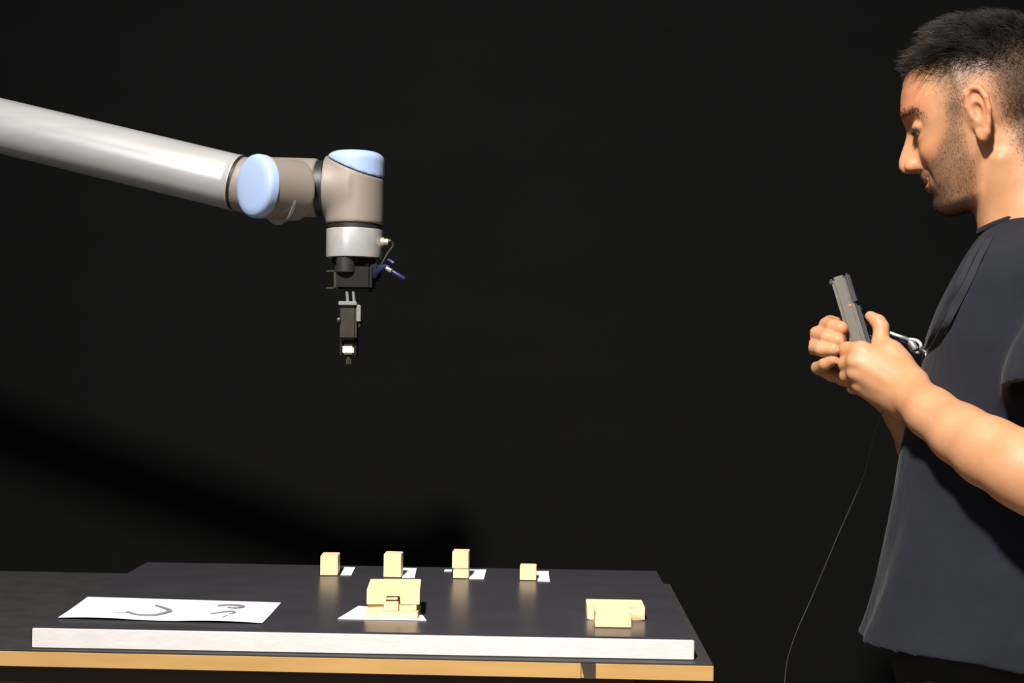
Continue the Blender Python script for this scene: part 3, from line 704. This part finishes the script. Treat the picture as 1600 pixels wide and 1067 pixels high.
# arms
sh_l, el_l = mp(1715, 452, -.175), mp(1700, 774, -.240)
bf.chain([(sh_l, .052), (mp(1722, 600, -.205), .044), (el_l, .042)], .012)
bf.chain([(el_l, .040), (mp(1635, 750, -.232), .0440), (mp(1600, 734, -.225), .0425), (mp(1545, 706, -.200), .0392), (mp(1500, 678, -.173), .0346), (mp(1455, 645, -.132), .0300), (mp(1426, 620, -.098), .0275)], .010)
sh_r, el_r = mp(1665, 452, .170), mp(1560, 850, .19)
bf.chain([(sh_r, .050), (mp(1620, 640, .185), .046), (el_r, .040)], .012)
bf.chain([(el_r, .040), (mp(1500, 790, .165), .042), (mp(1440, 700, .115), .0315), (mp(1412, 645, .075), .026), (mp(1385, 600, .045), .026)], .010)
# left hand (back towards the camera)
wl = mp(1422, 616, -.095)
kh = .009
for a, b, ra, rb in ((mp(1425, 600, -.092), mp(1346, 549, -.072), .0200, .0140), (wl, mp(1340, 565, -.078), .022, .0135), (mp(1420, 625, -.093), mp(1340, 583, -.074), .0215, .0130),
                     (mp(1412, 633, -.088), mp(1346, 603, -.064), .0190, .0125), (mp(1425, 598, -.080), mp(1392, 552, -.068), .020, .0165)):
    bf.cone(a, b, ra, rb, kh)
for p in ((1346, 549, -.078), (1339, 565.5, -.084), (1339, 584, -.080), (1346, 602, -.071)): bf.ell(mp(*p), (.0125, .0105, .0095), .005)
for a, b in (((1420, 606, -.108), (1348, 549, -.0805)), ((1414, 613, -.111), (1341, 565.5, -.0865)), ((1408, 621, -.107), (1341, 584, -.0825)), ((1404, 628, -.100), (1347, 602, -.0735))):
    bf.cone(mp(*a), mp(*b), .0055, .0052, .004)
def finger(pts, k=.0015, web=.004):
    for i, ((a, ra), (b, rb)) in enumerate(zip(pts, pts[1:])):
        f2 = Field(np.minimum(a, b)-.03, np.maximum(a, b)+.03, H) if False else None
        bf.cone(a, b, ra, rb, web if i == 0 else k)
finger([(mp(1346, 549, -.074), .0120), (mp(1324, 547, -.060), .0112), (mp(1326, 551, -.030), .0100), (mp(1345, 556, -.018), .009)])
finger([(mp(1339, 566, -.078), .0118), (mp(1322, 568, -.060), .0108), (mp(1322, 571, -.028), .0098), (mp(1342, 574, -.014), .0088)])
finger([(mp(1339, 584, -.074), .0112), (mp(1324, 587, -.056), .0104), (mp(1324, 588, -.024), .0094), (mp(1342, 590, -.012), .0085)])
finger([(mp(1346, 602, -.064), .0105), (mp(1334, 605, -.048), .0096), (mp(1334, 604, -.020), .0085), (mp(1350, 604, -.008), .0078)])
finger([(mp(1402, 566, -.068), .0160), (mp(1376, 534, -.056), .0112), (mp(1377, 511, -.050), .0098), (mp(1372, 503, -.048), .0096), (mp(1360, 494, -.042), .0072)], .003, .010)
# right hand (palm towards the camera, wrapped round the device)
bf.cone(mp(1392, 618, .048), mp(1335, 575, .026), .026, .026, .010)
bf.cone(mp(1375, 590, .042), mp(1333, 525, .030), .024, .017, .010)
bf.cone(mp(1335, 575, .026), mp(1318, 590, .010), .020, .012, .008)
finger([(mp(1322, 512, .030), .0115), (mp(1297, 505, .018), .0110), (mp(1292, 508, -.004), .0108), (mp(1303, 511, -.030), .0108), (mp(1314, 513, -.036), .0098)])
finger([(mp(1312, 530, .030), .0115), (mp(1284, 520, .018), .0112), (mp(1277, 522, -.008), .0108), (mp(1293, 527, -.035), .0105), (mp(1310, 532, -.042), .0088)])
finger([(mp(1308, 552, .028), .0115), (mp(1277, 543, .014), .0112), (mp(1268.5, 542, -.012), .0108), (mp(1284, 545, -.038), .0102), (mp(1303, 546.5, -.044), .0082)])
finger([(mp(1332, 592, .006), .0120), (mp(1300, 584, .000), .0108), (mp(1278, 574.5, -.016), .0092), (mp(1290, 568, -.034), .0090), (mp(1302, 562, -.040), .0076)])
finger([(mp(1385, 585, .020), .017), (mp(1368, 552, .006), .013), (mp(1356, 535, -.004), .0105)], .003, .010)
bV, bQ = bf.mesh(); bV = relax(bV, bQ, 2, .45)
# surface colouring that belongs to the skin: stubble, lips, ears, close-cropped sides
U_, W_ = hl(bV[:, 0], bV[:, 2]); T_ = np.abs(bV[:, 1])
def poly_px(pts, t): return np.array([[mp(x, y, t)[0], mp(x, y, t)[2]] for x, y in pts])
def poly_sd(P, poly):                       # negative inside
    d = np.full(len(P), 1e9); ins = np.zeros(len(P), bool)
    for a, b in zip(poly, np.roll(poly, -1, 0)):
        e = b-a; w_ = P-a; t = np.clip((w_@e)/(e@e), 0, 1); d = np.minimum(d, np.linalg.norm(w_-t[:, None]*e, axis=1))
        c = ((a[1] > P[:, 1]) != (b[1] > P[:, 1])) & (P[:, 0] < (b[0]-a[0])*(P[:, 1]-a[1])/(b[1]-a[1]+1e-12)+a[0]); ins ^= c
    return np.where(ins, -d, d)
def soft(d, w): return 1/(1+np.exp(np.clip(d/w, -30, 30)))
side = bV[:, [0, 2]]
ishead = (W_ > -.13) & (T_ < .10)
beard_poly = poly_px([(1484, 165), (1478, 205), (1466, 236), (1452, 254), (1440, 262), (1430, 272), (1430, 345), (1470, 352), (1521, 340), (1523, 300), (1522, 262), (1511, 228), (1505, 195), (1502, 165)], -.045)
bd = poly_sd(side, beard_poly); bmask = soft(bd, .0035)*ishead*(U_ > .0)*(T_ < .072)
lip = np.exp(-((W_-vMouth)/.0075)**2)*(T_ < .024)*(U_ > .055)
bmask *= 1-.85*lip
bmask *= np.where(U_ < .02, np.clip((W_+.112)/.01, 0, 1), 1)
hair_poly = poly_px([(1380, 60), (1412, 108), (1440, 104), (1456, 112), (1463, 134), (1478, 150), (1484, 178), (1503, 178), (1508, 150), (1516, 132), (1528, 122), (1546, 126), (1556, 150), (1570, 185), (1590, 232), (1612, 262), (1700, 280), (1700, -60), (1380, -60)], -.045)
hd = poly_sd(side, hair_poly); hmask = soft(hd, .0045)*(W_ > -.09)*(bV[:, 2] > HC[2]-.07)
dense_poly = poly_px([(1380, 60), (1414, 108), (1440, 103), (1458, 104), (1480, 100), (1515, 98), (1545, 108), (1570, 140), (1590, 175), (1620, 230), (1700, 245), (1700, -60), (1380, -60)], -.045)
dmask = soft(poly_sd(side, dense_poly)-.004, .009)
earm = (T_ > .0750) & (((U_-eu)/.0175)**2+((W_-ev)/.0385)**2 < 1)
hmask[earm] = 0; bmask[earm] = 0
scalp = hmask*(.66+.34*dmask)
red = .55*lip+.45*earm*np.clip((T_-.074)/.01, 0, 1)+.30*np.exp(-((T_-.045)/.015)**2-((W_-(vS+.015))/.016)**2)*(U_ > .04)+.45*np.exp(-((T_)/.02)**2-((W_-(vS+.006))/.012)**2)*(U_ > .07)+.55*np.exp(-((W_-.045)/.03)**2)*(U_ > .045)
hand_tip = np.zeros(len(bV))
for p in ((1312, 512, -.045), (1270, 522, -.01), (1262, 543, -.012), (1272, 575, -.016), (1322, 547, -.07), (1325, 575, -.065), (1362, 495, -.045), (1330, 598, -.06)):
    c = mp(*p); hand_tip = np.maximum(hand_tip, np.exp(-((bV-c)**2).sum(1)/.011**2))
red = np.clip(red+.55*hand_tip, 0, 1)
person = empty('person', tuple(to_world(np.array([.12, 0, 0.0]))))
tag(person, 'smiling bearded man in a navy T-shirt looking down, holding a grey device in both hands', 'person')
body = np_mesh('body', to_world(bV), bQ, M['skin'], person, {'beard': bmask, 'scalp': scalp, 'red': red})

# eyes
for s in (-1, 1):
    c = Vector(to_world(hg(ue-.0218, s*.0305, vEye))); bm = bmesh.new(); bmesh.ops.create_uvsphere(bm, u_segments=20, v_segments=12, radius=.0108)
    bmesh.ops.translate(bm, verts=bm.verts, vec=c); e = fin('eye', bm, M['eye'], person)
    dv = Vector(to_world(hg(1, 0, -.25)))-Vector(to_world(hg(0, 0, 0))); dv.normalize()
    bm = bmesh.new(); revolve(bm, c+dv*.0094, dv, [(0, .0056), (.0012, .0050), (.0018, .0030), (.0020, .0003)], 20); ir = fin('iris', bm, M['iris'], None); ir.parent = e

# hair, beard and brows as fine strands
def strands(name, roots, normals, dirs, lens, r0, m, seg=3, bend=None):
    n = len(roots); ref = np.cross(dirs, rng.normal(size=(n, 3))); ref /= np.linalg.norm(ref, axis=1)[:, None]
    ref2 = np.cross(dirs, ref); ref2 /= np.linalg.norm(ref2, axis=1)[:, None]+1e-9
    rings = []
    for i in range(seg+1):
        t = i/seg; p = roots+dirs*(lens*t)[:, None]
        if bend is not None: p = p+bend*((lens*t*t))[:, None]
        rr = np.broadcast_to(r0*(1-.8*t)+1e-5, (n,))[:, None]
        for a in (0, 2.094, 4.189): rings.append(p+(ref*math.cos(a)+ref2*math.sin(a))*rr)
    V = np.stack(rings, 1).reshape(-1, 3); per = 3*(seg+1); Q = []
    for i in range(seg):
        for j in range(3):
            Q.append([3*i+j, 3*i+(j+1) % 3, 3*i+3+(j+1) % 3, 3*i+3+j])
    Q = (np.array(Q)[None]+per*np.arange(n)[:, None, None]).reshape(-1, 4)
    return np_mesh(name, to_world(V), Q, m, person)
fc = bV[bQ].mean(1); fn_ = face_normals(bV, bQ)
area_f = np.linalg.norm(np.cross(bV[bQ[:, 2]]-bV[bQ[:, 0]], bV[bQ[:, 3]]-bV[bQ[:, 1]]), axis=1)
cen = hg(-.02, 0, .03); out = ((fc-cen)*fn_).sum(1)
if np.median(out[fc[:, 2] > HC[2]+.05]) < 0: fn_ = -fn_
def pick(mask, n):
    p = mask[bQ].mean(1)*area_f; p[p < 1e-9] = 0; p /= p.sum(); i = rng.choice(len(p), n, p=p)
    wts = rng.dirichlet([1, 1, 1, 1], n); return (bV[bQ[i]]*wts[:, :, None]).sum(1), fn_[i]
fwd = hg(1, 0, 0)-hg(0, 0, 0); upv = hg(0, 0, 1)-hg(0, 0, 0)
def unit(a): return a/np.linalg.norm(a, axis=-1, keepdims=True)
# long top hair
top = hmask*dmask
rt, nn = pick(top*(U_ > -.14), 20000)
ru, rv = hl(rt[:, 0], rt[:, 2]); tp_ = np.clip((rv-.035)/.05, 0, 1)
fr2a = np.clip((ru-.035)/.04, 0, 1); clump = np.sin(rt[:, 0]*90+rt[:, 1]*70)+np.sin(rt[:, 1]*120-rt[:, 2]*60+1)+np.sin(rt[:, 2]*140+rt[:, 0]*50)
d = unit(nn*(.85+.45*rng.random((len(rt), 1))+.12*clump[:, None])+fwd*(.42-.30*fr2a[:, None])+upv*(.12+.16*clump[:, None])+rng.normal(size=(len(rt), 3))*.20+np.stack([0*clump, .30*clump, 0*clump], 1))
fr2 = np.clip((ru-.035)/.04, 0, 1); ln = (.006+.046*tp_*(1-.78*fr2)+.004*fr2*tp_)*(.60+.6*rng.random(len(rt)))*(1+.32*clump)
ol = np.array([hpx(*p) for p in ((1412, 112), (1400, 104), (1396, 96), (1400, 84), (1418, 67), (1440, 49), (1470, 33), (1500, 20), (1530, 10), (1560, 4))])
umax = np.interp(rv+.55*ln, ol[:, 1], ol[:, 0])+rng.normal(size=len(rt))*.0022
du = np.maximum((d*fwd).sum(1)+.22, .05); ln = np.where(ru > .0, np.minimum(ln, np.maximum((umax-ru)/du, .006)), ln)
strands('hair', rt-nn*.001, nn, d, np.clip(ln, .003, .052), .00016+.00024*tp_, M['hair'], 3, bend=fwd*.25-upv*.15-nn*.25)
rt, nn = pick(hmask*(1-dmask)+hmask*dmask*.3, 16000)
d = unit(nn*.6-upv*.8-fwd*.3+rng.normal(size=(len(rt), 3))*.35)
o = strands('cropped_hair', rt-nn*.0005, nn, d, .0020+.0025*rng.random(len(rt)), .00015, M['hair'], 1); tag(o, 'closely cropped hair on the sides')
rt, nn = pick(bmask*(bmask > .4), 9000)
d = unit(nn*.7-upv*.8+fwd*.15+rng.normal(size=(len(rt), 3))*.4)
strands('beard', rt-nn*.0005, nn, d, .0014+.0022*rng.random(len(rt)), .00013, M['beard'], 1)
ub_ = np.interp(vBrow-.004, vg, Pg)
brow_poly = poly_px([(1404, 184), (1412, 179.5), (1426, 179), (1440, 184), (1448, 192), (1438, 191), (1424, 188), (1410, 191)], 0)
brm = soft(poly_sd(side, brow_poly), .0007)*(T_ > .009)*(T_ < .058)*(U_ > .03)
lash = np.exp(-((W_-(vEye-.0012))/.0014)**2)*(T_ > .019)*(T_ < .043)*(U_ > ue-.03)
for s in (-1, 1):
    sd_ = np.sign(bV[:, 1]) == s
    rt, nn = pick(brm*sd_, 400); d = unit(nn*.30+np.stack([0*rt[:, 0], np.sign(rt[:, 1]), 0*rt[:, 0]], 1)*.8-fwd*.3+upv*.1+rng.normal(size=(len(rt), 3))*.2)
    strands('eyebrow', rt-nn*.0004, nn, d, .004+.003*rng.random(len(rt)), .00022, M['beard'], 1)
    rt, nn = pick(lash*sd_, 220); d = unit(nn*.8+fwd*.3-upv*.6+rng.normal(size=(len(rt), 3))*.15)
    strands('eyelash', rt, nn, d, .003+.003*rng.random(len(rt)), .00026, M['beard'], 1)

# T-shirt: a cloth shell with sleeves, open at the neck, sleeves and hem
zh = mp(1343, 992)[2]
sf = Field((-.26, -.34, zh-.02), (.36, .34, 1.56), .0032)
sf.add((-.27, -.26, zh-.02), (.36, .26, tz[-1]), torso_fn(0, .0032), 0)
f2 = Field((-.26, -.34, zh-.02), (.36, .34, 1.56), .0032)
sl_l = mp(1690, 622, -.205); sl_r = mp(1632, 590, .185)
f2.chain([(mp(1640, 415, -.04), .066), (sh_l, .060), (mp(1692, 604, -.205), .078), (mp(1684, 690, -.207), .079)], .02)
f2.chain([(mp(1640, 415, .04), .066), (sh_r, .060), (mp(1626, 640, .186), .070), (mp(1620, 690, .186), .072)], .02)
X, Y, Z = sf.ax[0][:, None, None], sf.ax[1][None, :, None], sf.ax[2][None, None, :]
def smin(a, b, k):
    h = np.clip(.5+.5*(b-a)/k, 0, 1); return b*(1-h)+a*h-k*h*(1-h)
sleeves = f2.F; cl = sleeves.copy(); ci = sleeves+.0075
for a, b in ((sh_l, sl_l), (sh_r, sl_r)):
    dv = (b-a)/np.linalg.norm(b-a); dv[0] += .04; dv /= np.linalg.norm(dv)
    cutp = (X-b[0])*dv[0]+(Y-b[1])*dv[1]+(Z-b[2])*dv[2]
    side_ = (np.sign(Y) == np.sign(a[1])) & (Z < a[2])
    cl = np.where(side_, np.maximum(cl, cutp), cl); ci = np.where(side_, np.maximum(ci, cutp-.012), ci)
outer = smin(sf.F, cl, .025); inner = smin(sf.F+.0075, ci, .020)
shell = np.maximum(outer, -inner)
wall_ = np.maximum(np.maximum(sf.F, -(sf.F+.0075)), Z-mp(1600, 500)[2])
shell = np.minimum(shell, wall_)
shell = np.maximum(shell, (zh+.11*np.abs(Y)+.004*np.sin(X*30+Y*20))-Z)                       # hem
nk0, nk1 = mp(1537, 353), mp(1600, 334, 0)                                       # neckline plane, low at the throat
nvec = np.array([nk1[2]-nk0[2], 0, -(nk1[0]-nk0[0])]); nvec /= np.linalg.norm(nvec)
if nvec[2] < 0: nvec = -nvec
shell = np.maximum(shell, (X-nk0[0])*nvec[0]+(Z-nk0[2])*nvec[2])
sf.F = shell.astype(np.float32)
sV, sQ = sf.mesh(); sV = relax(sV, sQ, 3, .5)
# keep only the outer cloth and drop the inner layer's stray bits
np_mesh('t_shirt', to_world(sV), sQ, M['shirt'], person)
# ribbed collar
cp = []
for i in range(33):
    a = 2*math.pi*i/32; cc = mp(1606, 345); q_ = cc+np.array([math.cos(a)*-.0560, math.sin(a)*.0600, 0])
    q_[2] = nk0[2]-(q_[0]-nk0[0])*nvec[0]/nvec[2]-.0075; cp.append(Vector(to_world(q_)))
bm = bmesh.new(); tube(bm, cp, .0055, 10, 2); fin('collar', bm, M['shirt'], person, None)

# trousers and shoes
tfz = Field((-.26, -.26, .06), (.32, .26, 1.10), .0065)
hx = mp(1500, 1060)[0]; hipf = mp(1384, 1030)[0]
tfz.cone((hipf+.125, -.035, .97), (hipf+.125, .035, .97), .118, .118); tfz.cone((hipf+.125, -.035, 1.02), (hipf+.125, .035, 1.02), .112, .112, .01)
for s in (-1, 1):
    tfz.chain([((hipf+.118, s*.085, .88), .098), ((hipf+.112, s*.095, .66), .082), ((hipf+.120, s*.10, .48), .066), ((hipf+.135, s*.105, .14), .062)], .02)
Zt = tfz.ax[2][None, None, :]; tfz.F = np.maximum(np.maximum(tfz.F, Zt-1.07), (.095-Zt)).astype(np.float32)
tfz.F += (.003*np.sin(tfz.ax[0][:, None, None]*60+Zt*45)*np.sin(tfz.ax[1][None, :, None]*50+Zt*20)).astype(np.float32)
tV, tQ = tfz.mesh(); tV = relax(tV, tQ, 2, .5); np_mesh('trousers', to_world(tV), tQ, M['trousers'], person)
for s in (-1, 1):
    ff = Field((-.30, -.2, -.01), (.25, .2, .14), .005); y0 = s*.105; x0 = hipf+.135
    ff.chain([((x0+.03, y0, .04), .042), ((x0-.06, y0, .045), .044), ((x0-.14, y0+s*.012, .032), .040)], .02)
    ff.cone((x0+.005, y0, .06), (x0+.005, y0, .12), .045, .045, .02)
    Zs = ff.ax[2][None, None, :]; ff.F = np.maximum(ff.F, .004-Zs).astype(np.float32); ff.F = np.maximum(ff.F, Zs-.125).astype(np.float32)
    vV, vQ = ff.mesh(); np_mesh('shoe', to_world(relax(vV, vQ, 1, .4)), vQ, M['shoe'], person)

# ------------------------------------------------------------------ handheld device, clip, lanyard, cord
dv0, dv1 = wp(1312.5, 431, -.020), wp(1343, 532, -.016)
dev = empty('handheld_device', tuple(dv1)); tag(dev, 'grey stick-shaped handheld device held upright in the hands of the man', 'device')
zd = (dv0-dv1).normalized(); yd = nr-zd*nr.dot(zd); yd.normalize(); xd = yd.cross(zd).normalized(); 
if xd.dot(er) < 0: xd = -xd
MD = Matrix((xd, yd, zd)).transposed(); LD = (dv0-dv1).length
def dbox(name, x0, x1, y0, y1, z0, z1, m, bev):
    bm = bmesh.new(); c = dv1+xd*((x0+x1)/2)+yd*((y0+y1)/2)+zd*((z0+z1)/2)
    box(bm, c, (x1-x0, y1-y0, z1-z0), bev=bev, M=MD); return fin(name, bm, m, dev)
dbox('shell', -.0125, .0085, -.012, .012, -.035, LD, M['device'], .0045)
dbox('side_grip', .0055, .0125, -.0105, .0105, LD-.041, LD+.0005, M['device2'], .0025)
dbox('end_lip', -.0150, -.0090, -.009, .009, LD-.009, LD-.001, M['device2'], .0018)
dbox('rear_grip', .0065, .0138, -.010, .010, -.02, LD-.042, M['device2'], .003)
for i in range(3): dbox('button', .0088, .0156, -.004, .004, LD-.052-.012*i, LD-.046-.012*i, M['black'], .001)
bm = bmesh.new(); c = dv1+xd*.0025-yd*.0116+zd*(LD-.042); revolve(bm, c, -yd, [(0, .0020), (.0010, .0018), (.0013, .0006)], 16); fin('indicator', bm, M['orange'], dev)

lan = empty('lanyard', tuple(wp(1430, 540, -.05))); tag(lan, 'dark neck lanyard with metal clip hanging between the chest and the hands of the man', 'lanyard')
def on_chest(px, py, off):             # the shirt surface facing the camera, and a little in front of it
    t = -.02
    for _ in range(40):
        q_ = mp(px, py, t); fr_ = np.interp(q_[2], gz, gf); th = np.interp(q_[2], gz, gt); wd = np.interp(q_[2], gz, gw)
        e_ = min(abs(q_[0]-fr_-th/2)/(th/2), .999) if q_[0] < fr_+th/2 else 0
        t = .6*t-.4*wd*(1-e_**2.35)**(1/2.35)
    return wp(px, py, t-off)
for pts, wd_ in (([(1546, 372, .006), (1530, 402, .007), (1513, 440, .009), (1496, 474, .013), (1474, 514, .020), (1456, 546, .022)], .0050),
                 ([(1536, 372, .006), (1518, 402, .007), (1500, 440, .009), (1480, 478, .013), (1462, 514, .018), (1450, 544, .020)], .0042)):
    bm = bmesh.new(); P_ = [on_chest(*p) for p in pts[:-1]]+[wp(pts[-1][0], pts[-1][1], -.085)]
    strip(bm, P_, er*wd_+Vector((0, 0, wd_*.4)), .0007); fin('strap', bm, M['strap'], lan)
bm = bmesh.new(); tube(bm, [wp(1388, 519, -.040), wp(1398, 523, -.042), wp(1410, 527, -.045), wp(1421, 531, -.050)], lambda t: .0026); fin('hook_stem', bm, M['steel'], lan)
bm = bmesh.new(); tube(bm, [wp(1390, 524, -.038), wp(1404, 530, -.040), wp(1420, 537, -.045)], .0022); fin('loop_cord', bm, M['bluecable'], lan)
bm = bmesh.new(); tube(bm, [wp(*p) for p in ((1421, 530, -.052), (1432, 532, -.054), (1439, 539, -.056), (1437, 550, -.056), (1428, 549, -.054), (1422, 540, -.052), (1421, 530, -.052))], .0023); fin('clip_ring', bm, M['steel'], lan)
bm = bmesh.new(); rod(bm, wp(1423, 534, -.056), wp(1431, 546, -.058), .0042, n=16, bev=.0008); fin('clip_barrel', bm, M['steel'], lan)
bm = bmesh.new(); rod(bm, wp(1438, 545, -.060), wp(1449, 553, -.064), .0038, n=16, bev=.0008); fin('swivel', bm, M['gunmetal'], lan)
bm = bmesh.new(); tube(bm, [wp(1447, 552, -.066), wp(1451, 572, -.068), wp(1455, 596, -.066), wp(1452, 625, -.055)], .0021); fin('hanging_cord', bm, M['steel'], lan)

bm = bmesh.new()
tube(bm, [wp(1380, 640, .02), wp(1368, 672, .06), wp(1360, 705, .10), wp(1345, 755, .15), (wp(1312, 830, .20)), wp(1272, 925, .25), wp(1238, 1005, .28), wp(1226, 1067, .30), wp(1215, 1250, .30), wp(1222, 1500, .30), wp(1216, 1710, .30)], .00075, 6)
tag(fin('thin_cord', bm, M['cord']), 'thin grey cord hanging from the hands of the man towards the floor', 'cord')
